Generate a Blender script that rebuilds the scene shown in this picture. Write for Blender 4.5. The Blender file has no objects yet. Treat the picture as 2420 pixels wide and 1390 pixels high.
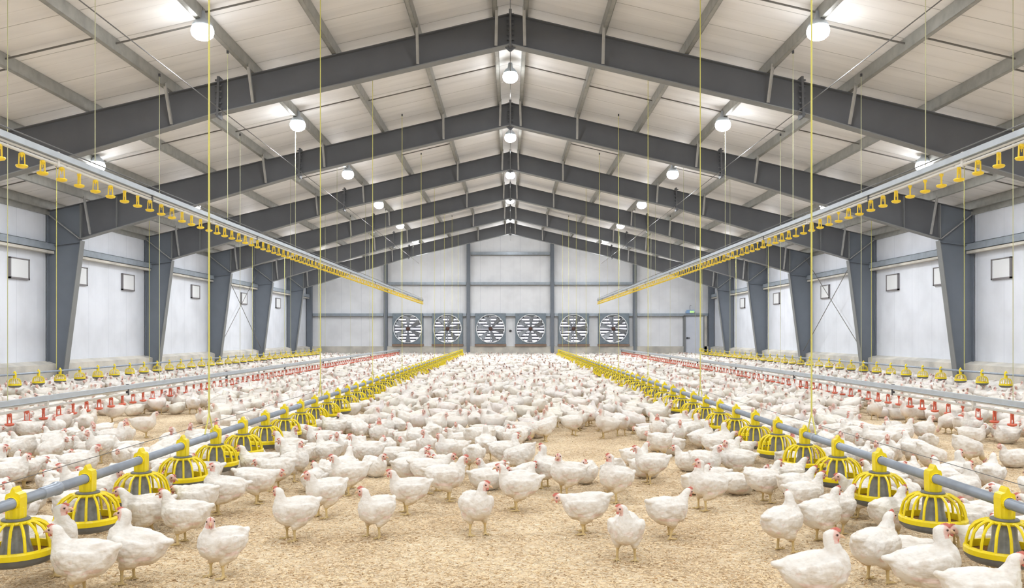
import bpy, bmesh, math, random
import numpy as np
from mathutils import Vector, Matrix, noise
random.seed(7)
PI = math.pi
scene = bpy.context.scene
COL = scene.collection
R = math.radians

# ------------------------------------------------------------------ materials
def mat(name, col, rough=0.6, metal=0.0, bump=0.0, bscale=40.0, var=0.0, vscale=3.0, emit=None, estr=0.0, col2=None, spec=0.5):
    m = bpy.data.materials.new(name); m.use_nodes = True
    nt = m.node_tree; b = nt.nodes['Principled BSDF']
    b.inputs['Base Color'].default_value = (*col, 1)
    b.inputs['Roughness'].default_value = rough
    b.inputs['Metallic'].default_value = metal
    b.inputs['Specular IOR Level'].default_value = spec
    tc = nt.nodes.new('ShaderNodeTexCoord')
    if var > 0 or col2:
        n = nt.nodes.new('ShaderNodeTexNoise'); n.inputs['Scale'].default_value = vscale; n.inputs['Detail'].default_value = 5
        nt.links.new(tc.outputs['Object'], n.inputs['Vector'])
        r = nt.nodes.new('ShaderNodeValToRGB')
        c2 = col2 if col2 else tuple(c * (1 - var) for c in col)
        r.color_ramp.elements[0].color = (*c2, 1); r.color_ramp.elements[1].color = (*col, 1)
        r.color_ramp.elements[0].position = 0.3; r.color_ramp.elements[1].position = 0.62
        nt.links.new(n.outputs['Fac'], r.inputs['Fac']); nt.links.new(r.outputs['Color'], b.inputs['Base Color'])
    if bump > 0:
        n2 = nt.nodes.new('ShaderNodeTexNoise'); n2.inputs['Scale'].default_value = bscale; n2.inputs['Detail'].default_value = 4
        nt.links.new(tc.outputs['Object'], n2.inputs['Vector'])
        bp = nt.nodes.new('ShaderNodeBump'); bp.inputs['Strength'].default_value = bump; bp.inputs['Distance'].default_value = 0.01
        nt.links.new(n2.outputs['Fac'], bp.inputs['Height']); nt.links.new(bp.outputs['Normal'], b.inputs['Normal'])
    if emit:
        b.inputs['Emission Color'].default_value = (*emit, 1); b.inputs['Emission Strength'].default_value = estr
    return m

def feather_mat():
    m = bpy.data.materials.new('white_feathers'); m.use_nodes = True
    nt = m.node_tree; b = nt.nodes['Principled BSDF']; L = nt.links
    at = nt.nodes.new('ShaderNodeAttribute'); at.attribute_name = 'Col'
    tc = nt.nodes.new('ShaderNodeTexCoord'); oi = nt.nodes.new('ShaderNodeObjectInfo')
    n = nt.nodes.new('ShaderNodeTexNoise'); n.inputs['Scale'].default_value = 14; n.inputs['Detail'].default_value = 5
    L.new(tc.outputs['Object'], n.inputs['Vector'])
    r = nt.nodes.new('ShaderNodeValToRGB')
    r.color_ramp.elements[0].color = (0.80, 0.74, 0.68, 1); r.color_ramp.elements[1].color = (1, 1, 1, 1)
    r.color_ramp.elements[0].position = 0.28; r.color_ramp.elements[1].position = 0.52
    L.new(n.outputs['Fac'], r.inputs['Fac'])
    mx = nt.nodes.new('ShaderNodeMix'); mx.data_type = 'RGBA'; mx.blend_type = 'MULTIPLY'; mx.inputs['Factor'].default_value = 0.8
    L.new(at.outputs['Color'], mx.inputs['A']); L.new(r.outputs['Color'], mx.inputs['B'])
    L.new(mx.outputs['Result'], b.inputs['Base Color'])
    b.inputs['Roughness'].default_value = 0.85; b.inputs['Specular IOR Level'].default_value = 0.15
    b.inputs['Subsurface Weight'].default_value = 0.0
    mp = nt.nodes.new('ShaderNodeMapping'); mp.inputs['Scale'].default_value = (30, 90, 90)
    L.new(tc.outputs['Object'], mp.inputs['Vector'])
    n2 = nt.nodes.new('ShaderNodeTexNoise'); n2.inputs['Scale'].default_value = 1.0; n2.inputs['Detail'].default_value = 3
    L.new(mp.outputs['Vector'], n2.inputs['Vector'])
    bp = nt.nodes.new('ShaderNodeBump'); bp.inputs['Strength'].default_value = 0.35; bp.inputs['Distance'].default_value = 0.01
    L.new(n2.outputs['Fac'], bp.inputs['Height']); L.new(bp.outputs['Normal'], b.inputs['Normal'])
    return m

M = {}
M['feather'] = feather_mat()
M['comb'] = mat('comb_skin', (0.70, 0.22, 0.18), 0.55)
M['beak'] = mat('beak_horn', (0.70, 0.46, 0.28), 0.4)
M['eye'] = mat('eye_dark', (0.06, 0.03, 0.02), 0.15)

# ------------------------------------------------------------------ chicken
def catmull(P, n):
    P = [np.array(p, float) for p in P]; P = [2*P[0]-P[1]] + P + [2*P[-1]-P[-2]]
    out = []
    segs = len(P) - 3
    for k in range(n):
        t = k / (n - 1) * segs; i = min(int(t), segs - 1); t -= i
        a, b, c, d = P[i:i+4]
        out.append(0.5 * ((2*b) + (-a + c)*t + (2*a - 5*b + 4*c - d)*t*t + (-a + 3*b - 3*c + d)*t**3))
    return out

BODY = [(-.162, .078, .034, .030), (-.142, .062, .060, .052), (-.112, .038, .086, .084), (-.070, .018, .103, .104), (-.015, .008, .112, .112),
        (.035, .000, .112, .110), (.078, .000, .100, .102), (.110, .014, .082, .086), (.130, .034, .060, .066)]

def rotz(a): return Matrix.Rotation(a, 3, 'Z')
def roty(a): return Matrix.Rotation(-a, 3, 'Y')   # + = nose up

class Bird:
    """one pose: blobs (centre, radii, 3x3 rotation) later fused into one skin"""
    def __init__(s, stand=True, pitch=0.0, lift=None, neck=None, yaw=0.0, hpitch=0.0, stride=0.0, wide=1.0, tail=0.50, coarse=False, combs=False):
        s.b = []; s.stand = stand
        s.z0 = lift if lift is not None else (.205 if stand else .098)
        s.P = roty(pitch)
        s.neck = neck or [(.105, 0, .035, .062), (.13, 0, .075, .045), (.142, 0, .115, .034), (.150, 0, .150, .029)]
        for (x, z, w, h) in catmull(BODY, 26):
            s.add((x, 0, z), (max(.012, .75*h), w*wide, h), s.P)
        for sgn in (-1, 1):                                  # folded wings
            for (x, y, z, ry, rz) in catmull([(.095, .082, .020, .022, .038), (.05, .100, .012, .026, .060), (-.02, .100, .016, .024, .058),
                                              (-.08, .084, .030, .018, .044), (-.125, .056, .050, .011, .026), (-.155, .040, .060, .007, .012)], 22):
                s.add((x, sgn*y*wide, z), (.022, ry, rz), s.P @ Matrix.Rotation(sgn*-.18, 3, 'X'))
            # breast lobe and thigh
            s.add((.085, sgn*.035, -.022), (.055, .055, .070), s.P)
            if stand:
                st = stride*sgn
                for (x, z, r) in catmull([(-.02, -.045, .062), (.0, -.075, .046), (.018+st*.4, -.105, .026), (.020+st*.5, -.122, .015)], 10):
                    s.add((x, sgn*.056, z), (r, r*.85, r), s.P)
                hk = s.P @ Vector((.02+st*.5, sgn*.056, -.118)); a = Vector((hk.x, hk.y, hk.z + s.z0)); f = Vector((a.x - .004 + st*.35, sgn*.060, .012))
                for k in range(12):
                    t = k/11; p = a.lerp(f, t); s.addw(p, (.0112-.0015*t,)*3)
                s.addw(f, (.0125, .0125, .012))
                for ang, ln in ((0, .062), (.55, .05), (-.55, .05), (PI, .026)):
                    for k in range(1, 8):
                        t = k/7; s.addw(f + Vector((math.cos(ang)*ln*t, math.sin(ang)*ln*t, -.004)), (.0078-.002*t,)*3)
        for k in range(-2, 3):                               # tail feathers
            d = s.P @ (rotz(k*.26) @ roty(tail) @ Vector((1, 0, 0)))
            rot = s.P @ rotz(k*.26+PI) @ roty(-tail)
            dd = s.P @ (rotz(PI + k*.22) @ (roty(tail) @ Vector((1, 0, 0))))
            for t in (.0, .3, .6, .85, 1.0):
                c = s.P @ Vector((-.112, 0, .058)) + dd*(.082 - abs(k)*.012)*t
                rr = s.P @ rotz(PI + k*.22) @ roty(tail)
                s.addw(c + Vector((0, 0, s.z0)), (.028, .028 - .008*t, .036 - .018*t), rr)
        pts = catmull(s.neck, 16)
        for (x, y, z, r) in pts:
            s.add((x, y, z), (r, r*.95, r), s.P)
        hx, hy, hz, hr = s.neck[-1]
        hc = s.P @ Vector((hx, hy, hz)); hc.z += s.z0
        s.H = rotz(yaw) @ roty(hpitch)
        s.hc = hc + s.H @ Vector((.018, 0, .010))
        s.addw(s.hc, (.037, .027, .029), s.H)
        s.addw(s.hc + s.H @ Vector((.024, 0, -.005)), (.020, .0165, .018), s.H)
        s.far = False
        s.combs = combs
        if combs:
            for k in range(4): s.addw(s.hc + s.H @ Vector((.032 - .011*k, 0, .024 + .004*math.sin(k))), (.008, .005, .008), s.H)
            s.addw(s.hc + s.H @ Vector((.028, 0, -.023)), (.009, .010, .010), s.H)
            for k in range(4): s.addw(s.hc + s.H @ Vector((.040 + .006*k, 0, -.004 - .002*k)), (.008, .008 - .0015*k, .007 - .0012*k), s.H)
    def add(s, c, r, rot):
        v = s.P @ Vector(c); v.z += s.z0; s.b.append((v, r, rot.copy()))
    def addw(s, c, r, rot=None):
        s.b.append((Vector(c), r, (rot or Matrix.Identity(3)).copy()))
    def build(s, name, voxel=.005, ratio=1.0, rough=True, seed=0, target=None):
        ico = bmesh.new(); bmesh.ops.create_icosphere(ico, subdivisions=2, radius=1)
        iv = np.array([v.co[:] for v in ico.verts]); fi = np.array([[v.index for v in f.verts] for f in ico.faces]); ico.free()
        V = []; F = []
        for k, (c, r, rot) in enumerate(s.b):
            A = np.array(rot) @ np.diag(r)
            V.append(iv @ A.T + np.array(c)); F.append(fi + k*len(iv))
        V = np.concatenate(V); F = np.concatenate(F)
        me = mesh_np(name + '_raw', V, F)
        ob = bpy.data.objects.new('tmp', me); COL.objects.link(ob)
        md = ob.modifiers.new('r', 'REMESH'); md.mode = 'VOXEL'; md.voxel_size = voxel
        sm = ob.modifiers.new('s', 'SMOOTH'); sm.factor = .5; sm.iterations = 3 if voxel > .007 else 4
        if target:
            dg = bpy.context.evaluated_depsgraph_get(); dg.update()
            ratio = min(1, target/(2*len(ob.evaluated_get(dg).data.polygons)))
        if ratio < 1:
            dc = ob.modifiers.new('d', 'DECIMATE'); dc.ratio = ratio
        dg = bpy.context.evaluated_depsgraph_get(); dg.update()
        out = bpy.data.meshes.new_from_object(ob.evaluated_get(dg)); out.name = name
        bpy.data.objects.remove(ob); bpy.data.meshes.remove(me)
        s.paint(out, seed, rough)
        for p in out.polygons: p.use_smooth = True
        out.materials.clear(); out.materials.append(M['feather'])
        return out
    def paint(s, me, seed, rough):
        n = len(me.vertices); co = np.empty(n*3); me.vertices.foreach_get('co', co); co = co.reshape(-1, 3)
        no = np.empty(n*3); me.vertices.foreach_get('normal', no); no = no.reshape(-1, 3)
        col = np.empty((n, 4)); col[:, 3] = 1
        white = np.array((.86, .835, .795)); tan = np.array((.72, .58, .38)); pink = np.array((.82, .55, .49)); leg = np.array((.70, .54, .27))
        skin = np.array((.84, .62, .57)); red = np.array((.70, .27, .22))
        Hi = np.array(s.H.transposed())
        for i in range(n):
            p = co[i]; c = white.copy()
            q = Vector(p*9 + seed*3.1)
            nz = noise.noise(q)
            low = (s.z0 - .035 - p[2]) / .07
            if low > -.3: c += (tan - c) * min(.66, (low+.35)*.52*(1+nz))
            dark = noise.noise(Vector(p*22 + 5))
            if dark > .2 and p[2] < s.z0 + .02: c += (skin - c) * min(.28, (dark-.2)*1.0)
            # bare pink line under the wing
            if p[0] < .05 and p[0] > -.15 and abs(p[2] - s.z0 + .045) < .012 and abs(p[1]) > .05 and nz > .0:
                c += (skin - c)*.55
            if s.stand and p[2] < .088: c = leg.copy() * (1 + .15*nz)
            elif s.stand and p[2] < .110: c += (leg - c) * .35
            h = Hi @ (p - np.array(s.hc))
            d = math.sqrt(h[0]**2 + h[1]**2 + h[2]**2)
            if d < .050 and h[0] > -.006 + .35*max(0, h[2]) - .25*min(0, h[2]) + .006*nz:
                c += (pink - c) * min(1, (h[0] + .014 - .25*max(0, h[2]))*60)
                if (h[0] > .025 and h[2] < -.013) : c = red*.45 + pink*.55
                if (h[0]-.017)**2 + (h[2]-.004)**2 < .0055**2 and abs(h[1]) > .015: c = np.array((.03, .02, .02))
            if s.combs and d < .07 and h[2] > .024 and abs(h[1]) < .011: c = red
            if s.combs and d < .07 and h[2] < -.018 and h[0] > .015: c = red
            if s.combs and h[0] > .043 and d < .08: c = np.array((.72, .5, .34))
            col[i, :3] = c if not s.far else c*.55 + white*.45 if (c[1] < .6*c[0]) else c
            if rough and p[2] > .1*s.stand + .01 and d > .05:
                a = noise.noise(Vector((p[0]*26, p[1]*40, p[2]*40)) + Vector((seed, 0, 0)))*.0045 + noise.noise(Vector(p*80))*.0016
                a += .0009*math.sin(p[0]*150 + 6*noise.noise(Vector(p*12)) + abs(p[1])*60) * (1 if p[0] < .07 and abs(p[1]) > .05 else .25)
                co[i] = p + no[i]*a
        me.vertices.foreach_set('co', co.ravel())
        ca = me.color_attributes.new('Col', 'FLOAT_COLOR', 'POINT'); ca.data.foreach_set('color', col.ravel())
        me.update()

def mesh_np(name, V, F):
    me = bpy.data.meshes.new(name)
    V = np.asarray(V, dtype=np.float32); F = np.asarray(F, dtype=np.int32); k = F.shape[1]
    me.vertices.add(len(V)); me.vertices.foreach_set('co', V.ravel())
    me.loops.add(F.size); me.loops.foreach_set('vertex_index', F.ravel())
    me.polygons.add(len(F)); me.polygons.foreach_set('loop_start', np.arange(0, F.size, k, dtype=np.int32))
    me.update(calc_edges=True); me.validate(); return me

POSES = {
 'alert':  dict(pitch=.30, neck=[(.095, 0, .035, .068), (.112, 0, .080, .050), (.112, 0, .122, .037), (.112, 0, .160, .030)], hpitch=-.1),
 'stand':  dict(pitch=.12, hpitch=-.12, neck=[(.110, 0, .030, .066), (.135, 0, .068, .050), (.150, 0, .102, .037), (.162, 0, .132, .030)]),
 'look_left': dict(pitch=.2, yaw=.9, hpitch=-.15, neck=[(.100, 0, .033, .066), (.122, .004, .074, .048), (.128, .008, .110, .036), (.132, .012, .142, .030)]),
 'look_right': dict(pitch=.16, yaw=-1.1, hpitch=-.1, neck=[(.102, 0, .033, .066), (.126, -.004, .070, .048), (.134, -.008, .104, .036), (.140, -.012, .134, .030)]),
 'walk':   dict(pitch=.05, stride=.05, hpitch=-.2, neck=[(.115, 0, .028, .064), (.145, 0, .060, .048), (.168, 0, .090, .036), (.188, 0, .116, .029)]),
 'peck':   dict(pitch=-.22, lift=.20, hpitch=-.9, tail=.5, neck=[(.120, 0, .0, .062), (.155, 0, -.010, .044), (.185, 0, -.040, .034), (.205, 0, -.080, .028)]),
 'hunch':  dict(pitch=.0, hpitch=-.35, yaw=.3, neck=[(.118, 0, .024, .066), (.142, 0, .046, .048), (.165, 0, .058, .036), (.188, 0, .064, .030)]),
 'sit':    dict(stand=False, pitch=.06, hpitch=-.05, neck=[(.110, 0, .030, .066), (.132, 0, .068, .048), (.145, 0, .100, .036), (.156, 0, .128, .029)]),
 'sit_low': dict(stand=False, pitch=.0, hpitch=-.25, yaw=-.5, neck=[(.115, 0, .026, .064), (.142, -.005, .044, .046), (.160, -.010, .056, .036), (.176, -.016, .064, .029)]),
 'sit_left': dict(stand=False, pitch=.04, hpitch=-.1, yaw=.8, neck=[(.108, 0, .030, .064), (.128, .006, .064, .046), (.136, .010, .092, .035), (.142, .016, .116, .029)]),
}
LOOKS = {'alert': 'standing tall with head up', 'stand': 'standing', 'look_left': 'standing with head turned', 'look_right': 'standing with head turned',
 'walk': 'walking', 'peck': 'standing with head down', 'hunch': 'standing with neck drawn in', 'sit': 'sitting with head up', 'sit_low': 'sitting with head low', 'sit_left': 'sitting with head turned'}
# ------------------------------------------------------------------ mesh builders
class MB:
    def __init__(s): s.v = []; s.f = []; s.m = []; s.mi = 0
    def quad(s, a, b, c, d): n = len(s.v); s.v += [tuple(a), tuple(b), tuple(c), tuple(d)]; s.f.append((n, n+1, n+2, n+3)); s.m.append(s.mi)
    def box(s, x0, x1, y0, y1, z0, z1):
        n = len(s.v)
        s.v += [(x0,y0,z0),(x1,y0,z0),(x1,y1,z0),(x0,y1,z0),(x0,y0,z1),(x1,y0,z1),(x1,y1,z1),(x0,y1,z1)]
        for f in ((3,2,1,0),(4,5,6,7),(0,1,5,4),(1,2,6,5),(2,3,7,6),(3,0,4,7)): s.f.append(tuple(n+i for i in f)); s.m.append(s.mi)
    def prism(s, poly, axis, a, b):
        """poly of 2-D points extruded along axis 'y' (points are x,z), 'x' (y,z) or 'z' (x,y)"""
        n = len(s.v); k = len(poly)
        for t in (a, b):
            for (p, q) in poly:
                s.v.append({'y': (p, t, q), 'x': (t, p, q), 'z': (p, q, t)}[axis])
        s.f.append(tuple(range(n, n+k))); s.f.append(tuple(range(n+2*k-1, n+k-1, -1))); s.m += [s.mi]*2
        for i in range(k): j = (i+1) % k; s.f.append((n+i, n+k+i, n+k+j, n+j)); s.m.append(s.mi)
    def tube(s, pts, r, k=8, cap=True):
        pts = [Vector(p) for p in pts]; rs = r if isinstance(r, (list, tuple)) else [r]*len(pts)
        n0 = len(s.v); up = None
        for i, p in enumerate(pts):
            d = (pts[min(i+1, len(pts)-1)] - pts[max(i-1, 0)]).normalized()
            if up is None: up = Vector((0, 0, 1)) if abs(d.z) < .9 else Vector((1, 0, 0))
            a = d.cross(up).normalized(); b = a.cross(d).normalized(); up = b
            for j in range(k):
                t = 2*PI*j/k; s.v.append(tuple(p + a*math.cos(t)*rs[i] + b*math.sin(t)*rs[i]))
        for i in range(len(pts)-1):
            for j in range(k):
                q = n0 + i*k; s.f.append((q+j, q+(j+1) % k, q+k+(j+1) % k, q+k+j)); s.m.append(s.mi)
        if cap:
            s.f.append(tuple(range(n0+k-1, n0-1, -1))); e = n0 + (len(pts)-1)*k; s.f.append(tuple(range(e, e+k))); s.m += [s.mi]*2
    def lathe(s, prof, k=24, c=(0, 0, 0), axis='z'):
        n0 = len(s.v)
        for (r, z) in prof:
            for j in range(k):
                t = 2*PI*j/k; p = (r*math.cos(t), r*math.sin(t), z)
                if axis == 'y': p = (p[0], p[2], p[1])
                s.v.append((p[0]+c[0], p[1]+c[1], p[2]+c[2]))
        for i in range(len(prof)-1):
            for j in range(k):
                q = n0+i*k; f = (q+j, q+(j+1) % k, q+k+(j+1) % k, q+k+j)
                s.f.append(f if axis == 'z' else f[::-1]); s.m.append(s.mi)
    def bar(s, a, b, w, h, up=(0, 0, 1)):
        a = Vector(a); b = Vector(b); d = (b-a).normalized(); u = Vector(up)
        if abs(d.dot(u)) > .98: u = Vector((0, 1, 0))
        x = d.cross(u).normalized()*w/2; y = d.cross(x).normalized()*h/2; n = len(s.v)
        for p in (a, b):
            for q in (-x-y, x-y, x+y, -x+y): s.v.append(tuple(p+q))
        for f in ((0,1,2,3),(7,6,5,4),(0,4,5,1),(1,5,6,2),(2,6,7,3),(3,7,4,0)): s.f.append(tuple(n+i for i in f)); s.m.append(s.mi)
    def mesh(s, name, mats, smooth=False):
        me = bpy.data.meshes.new(name); me.from_pydata(s.v, [], s.f)
        for m in (mats if isinstance(mats, (list, tuple)) else [mats]): me.materials.append(m)
        me.polygons.foreach_set('material_index', s.m)
        if smooth: me.polygons.foreach_set('use_smooth', [True]*len(me.polygons))
        bm = bmesh.new(); bm.from_mesh(me); bmesh.ops.recalc_face_normals(bm, faces=bm.faces); bm.to_mesh(me); bm.free()
        me.update(); return me
    def obj(s, name, mats, parent=None, smooth=False, loc=None):
        o = bpy.data.objects.new(name, s.mesh(name, mats, smooth)); COL.objects.link(o)
        if parent: o.parent = parent
        if loc: o.location = loc
        return o

def inst(name, me, parent=None, loc=(0, 0, 0), rz=0, sc=None):
    o = bpy.data.objects.new(name, me); COL.objects.link(o); o.location = loc; o.rotation_euler = (0, 0, rz)
    if parent: o.parent = parent
    if sc: o.scale = sc if isinstance(sc, tuple) else (sc,)*3
    return o
def empty(name, loc=(0, 0, 0)):
    o = bpy.data.objects.new(name, None); COL.objects.link(o); o.location = loc; o.empty_display_size = .1; return o
def tag(o, label, cat, group=None, kind=None):
    o['label'] = label; o['category'] = cat
    if group: o['group'] = group
    if kind: o['kind'] = kind
    return o
def struct(o): o['kind'] = 'structure'; return o
ORD = ['', 'first', 'second', 'third', 'fourth', 'fifth', 'sixth', 'seventh', 'eighth', 'ninth', 'tenth', 'eleventh', 'twelfth', 'thirteenth', 'fourteenth', 'fifteenth', 'sixteenth', 'seventeenth', 'eighteenth', 'nineteenth', 'twentieth'] + ['twenty-' + w for w in ('first', 'second', 'third', 'fourth', 'fifth', 'sixth', 'seventh', 'eighth', 'ninth')]
SIDE = {-1: 'left', 1: 'right'}

# ------------------------------------------------------------------ materials
def lin(c): return tuple((v/255/12.92 if v/255 <= .04045 else ((v/255+.055)/1.055)**2.4) for v in c)
M['steel'] = mat('painted_grey_steel', lin((101, 103, 107)), .55, var=.10, vscale=2.0)
M['col'] = mat('painted_blue_grey_steel', lin((118, 125, 135)), .5, var=.10, vscale=2.0)
M['flange'] = mat('lit_flange_grey', lin((134, 136, 136)), .5, var=.1)  # lighter than the web: light caught by rafter undersides, painted in
M['galv'] = mat('galvanised_purlin', lin((172, 172, 166)), .45, .35, var=.22, vscale=6)
M['galvb'] = mat('galvanised_bluish', lin((168, 178, 188)), .4, .3, var=.18, vscale=5)
M['rod'] = mat('dull_steel_rod', lin((120, 118, 114)), .5, .3)
M['brace'] = mat('galvanised_brace', lin((178, 178, 176)), .5, .3, var=.15, vscale=8)
M['pipe'] = mat('galvanised_feed_pipe', lin((160, 170, 184)), .38, .35, var=.18, vscale=9)
M['yellow'] = mat('yellow_plastic', lin((250, 226, 22)), .35, var=.08, vscale=7)
M['oyellow'] = mat('golden_yellow_plastic', lin((255, 222, 60)), .38)
M['red'] = mat('orange_red_plastic', lin((216, 104, 78)), .38)
M['dish'] = mat('dark_grey_plastic', lin((120, 122, 122)), .5, var=.25, vscale=18)
M['cone'] = mat('grey_feed_cone', lin((140, 142, 140)), .25, var=.35, vscale=22)
M['feed'] = mat('ground_feed', lin((170, 130, 80)), .95, bump=.6, bscale=180)
M['white_pipe'] = mat('white_water_pipe', lin((232, 230, 224)), .3, var=.05)
M['rail'] = mat('aluminium_rail', lin((196, 204, 212)), .35, .3, var=.12, vscale=5)
M['rope'] = mat('yellow_green_cord', lin((222, 216, 120)), .8)
M['cord'] = mat('pale_thin_cord', lin((190, 190, 150)), .8)
M['wire'] = mat('thin_steel_wire', lin((120, 120, 120)), .9, spec=.1)
M['dark'] = mat('dark_metal', lin((70, 70, 74)), .5)
M['conc'] = mat('cast_concrete', lin((220, 215, 204)), .9, bump=.5, bscale=30, vscale=1.6, col2=lin((184, 182, 176)))
M['vent'] = mat('vent_white', lin((236, 238, 240)), .4)
M['ventf'] = mat('vent_frame_grey', lin((132, 128, 130)), .5)
M['doorm'] = mat('door_grey', lin((222, 227, 238)), .4, var=.04)
M['fanbox'] = mat('fan_housing_galvanised', lin((128, 140, 150)), .45, .3, var=.25, vscale=7)
M['fanwhite'] = mat('white_ring', lin((236, 238, 240)), .35)
M['blade'] = mat('fan_blade_steel', lin((168, 172, 178)), .4, .4, var=.3, vscale=9)
M['hub'] = mat('rusty_brown_hub', lin((92, 66, 58)), .6)
M['slat'] = mat('louvre_daylight_glow', lin((240, 240, 246)), .4, emit=(.95, .96, 1), estr=.65)  # glow put into the slats for daylight leaking between them
M['gap_shade'] = mat('recess_shade_grey', lin((96, 98, 106)), .8)  # shade inside the fan recess, painted as a flat grey
M['lamp'] = mat('lamp_glass', (1, 1, 1), .3, emit=(.93, .96, 1), estr=20); M['lamp'].cycles.emission_sampling = 'NONE'; M['slat'].cycles.emission_sampling = 'NONE'
M['brown'] = mat('brown_timber', lin((150, 128, 112)), .8, var=.2)
M['green'] = mat('green_lens', lin((190, 232, 150)), .3, emit=lin((190, 235, 150)), estr=.5)
M['blue'] = mat('blue_housing', lin((150, 185, 225)), .4)
M['chip'] = mat('pale_wood_shavings', lin((240, 216, 176)), .85)
M['chip2'] = mat('dark_wood_shavings', lin((176, 136, 88)), .85)

def litter_mat():
    m = bpy.data.materials.new('wood_shaving_litter'); m.use_nodes = True; nt = m.node_tree; L = nt.links; b = nt.nodes['Principled BSDF']
    tc = nt.nodes.new('ShaderNodeTexCoord')
    wob = nt.nodes.new('ShaderNodeTexNoise'); wob.inputs['Scale'].default_value = 9; L.new(tc.outputs['Object'], wob.inputs['Vector'])
    ad = nt.nodes.new('ShaderNodeMix'); ad.data_type = 'VECTOR'; ad.inputs['Factor'].default_value = .16
    L.new(tc.outputs['Object'], ad.inputs['A']); L.new(wob.outputs['Color'], ad.inputs['B'])
    v = nt.nodes.new('ShaderNodeTexVoronoi'); v.inputs['Scale'].default_value = 84; v.inputs['Randomness'].default_value = 1
    L.new(ad.outputs['Result'], v.inputs['Vector'])
    r = nt.nodes.new('ShaderNodeValToRGB'); e = r.color_ramp.elements
    e[0].position = 0; e[0].color = (*lin((158, 128, 92)), 1); e[1].position = 1; e[1].color = (*lin((252, 240, 216)), 1)
    for p, c in ((.08, (206, 176, 136)), (.22, (230, 206, 170)), (.6, (240, 220, 188))):
        q = e.new(p); q.color = (*lin(c), 1)
    sp = nt.nodes.new('ShaderNodeSeparateColor'); L.new(v.outputs['Color'], sp.inputs['Color']); L.new(sp.outputs['Red'], r.inputs['Fac'])
    n = nt.nodes.new('ShaderNodeTexNoise'); n.inputs['Scale'].default_value = 1.3; n.inputs['Detail'].default_value = 6; L.new(tc.outputs['Object'], n.inputs['Vector'])
    r2 = nt.nodes.new('ShaderNodeValToRGB'); r2.color_ramp.elements[0].color = (.80, .75, .70, 1); r2.color_ramp.elements[1].color = (1, 1, 1, 1)
    r2.color_ramp.elements[0].position = .35; r2.color_ramp.elements[1].position = .6; L.new(n.outputs['Fac'], r2.inputs['Fac'])
    mx = nt.nodes.new('ShaderNodeMix'); mx.data_type = 'RGBA'; mx.blend_type = 'MULTIPLY'; mx.inputs['Factor'].default_value = 1
    L.new(r.outputs['Color'], mx.inputs['A']); L.new(r2.outputs['Color'], mx.inputs['B']); L.new(mx.outputs['Result'], b.inputs['Base Color'])
    b.inputs['Roughness'].default_value = .95; b.inputs['Specular IOR Level'].default_value = .1
    bp = nt.nodes.new('ShaderNodeBump'); bp.inputs['Strength'].default_value = .8; bp.inputs['Distance'].default_value = .012
    L.new(v.outputs['Distance'], bp.inputs['Height']); L.new(bp.outputs['Normal'], b.inputs['Normal'])
    return m

def panel_mat(name, axis, pitch, base, dark, line=.012, noise_s=1.2, streak=None):
    """sandwich panels: thin joint lines every `pitch` metres along axis"""
    m = bpy.data.materials.new(name); m.use_nodes = True; nt = m.node_tree; L = nt.links; b = nt.nodes['Principled BSDF']
    tc = nt.nodes.new('ShaderNodeTexCoord'); se = nt.nodes.new('ShaderNodeSeparateXYZ'); L.new(tc.outputs['Object'], se.inputs['Vector'])
    def mt(op, a, bb=None):
        q = nt.nodes.new('ShaderNodeMath'); q.operation = op
        if isinstance(a, float): q.inputs[0].default_value = a
        else: L.new(a, q.inputs[0])
        if bb is not None: q.inputs[1].default_value = bb
        return q.outputs[0]
    u = mt('DIVIDE', se.outputs[axis], pitch); fr = mt('FRACT', u); d = mt('ABSOLUTE', mt('SUBTRACT', fr, .5))
    lm = mt('LESS_THAN', d, line/pitch/2)
    f3 = mt('FRACT', mt('MULTIPLY', u, 3.0)); l3 = mt('MULTIPLY', mt('LESS_THAN', mt('ABSOLUTE', mt('SUBTRACT', f3, .5)), line/pitch*1.2), .25)
    mxm = nt.nodes.new('ShaderNodeMath'); mxm.operation = 'MAXIMUM'; L.new(lm, mxm.inputs[0]); L.new(l3, mxm.inputs[1])
    n = nt.nodes.new('ShaderNodeTexNoise'); n.inputs['Scale'].default_value = noise_s; n.inputs['Detail'].default_value = 4
    if streak:
        mp = nt.nodes.new('ShaderNodeMapping'); mp.inputs['Scale'].default_value = streak; L.new(tc.outputs['Object'], mp.inputs['Vector']); L.new(mp.outputs['Vector'], n.inputs['Vector'])
    else: L.new(tc.outputs['Object'], n.inputs['Vector'])
    r = nt.nodes.new('ShaderNodeValToRGB'); r.color_ramp.elements[0].color = (*[c*.90 for c in base], 1); r.color_ramp.elements[1].color = (*base, 1)
    r.color_ramp.elements[0].position = .3; r.color_ramp.elements[1].position = .6; L.new(n.outputs['Fac'], r.inputs['Fac'])
    mx = nt.nodes.new('ShaderNodeMix'); mx.data_type = 'RGBA'; L.new(mxm.outputs[0], mx.inputs['Factor']); L.new(r.outputs['Color'], mx.inputs['A']); mx.inputs['B'].default_value = (*dark, 1)
    L.new(mx.outputs['Result'], b.inputs['Base Color']); b.inputs['Roughness'].default_value = .5
    return m
M['litter'] = litter_mat()
M['roofm'] = panel_mat('roof_insulation_panel', 'Y', 1.14, lin((243, 241, 239)), lin((186, 183, 180)), .018, 1.5, (.25, 2.2, 1))
M['wallm'] = panel_mat('white_wall_panel', 'Y', 1.14, lin((232, 236, 244)), lin((196, 202, 212)), .010)
M['wallx'] = panel_mat('white_end_wall_panel', 'X', 1.14, lin((244, 246, 250)), lin((208, 212, 220)), .012)

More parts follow.
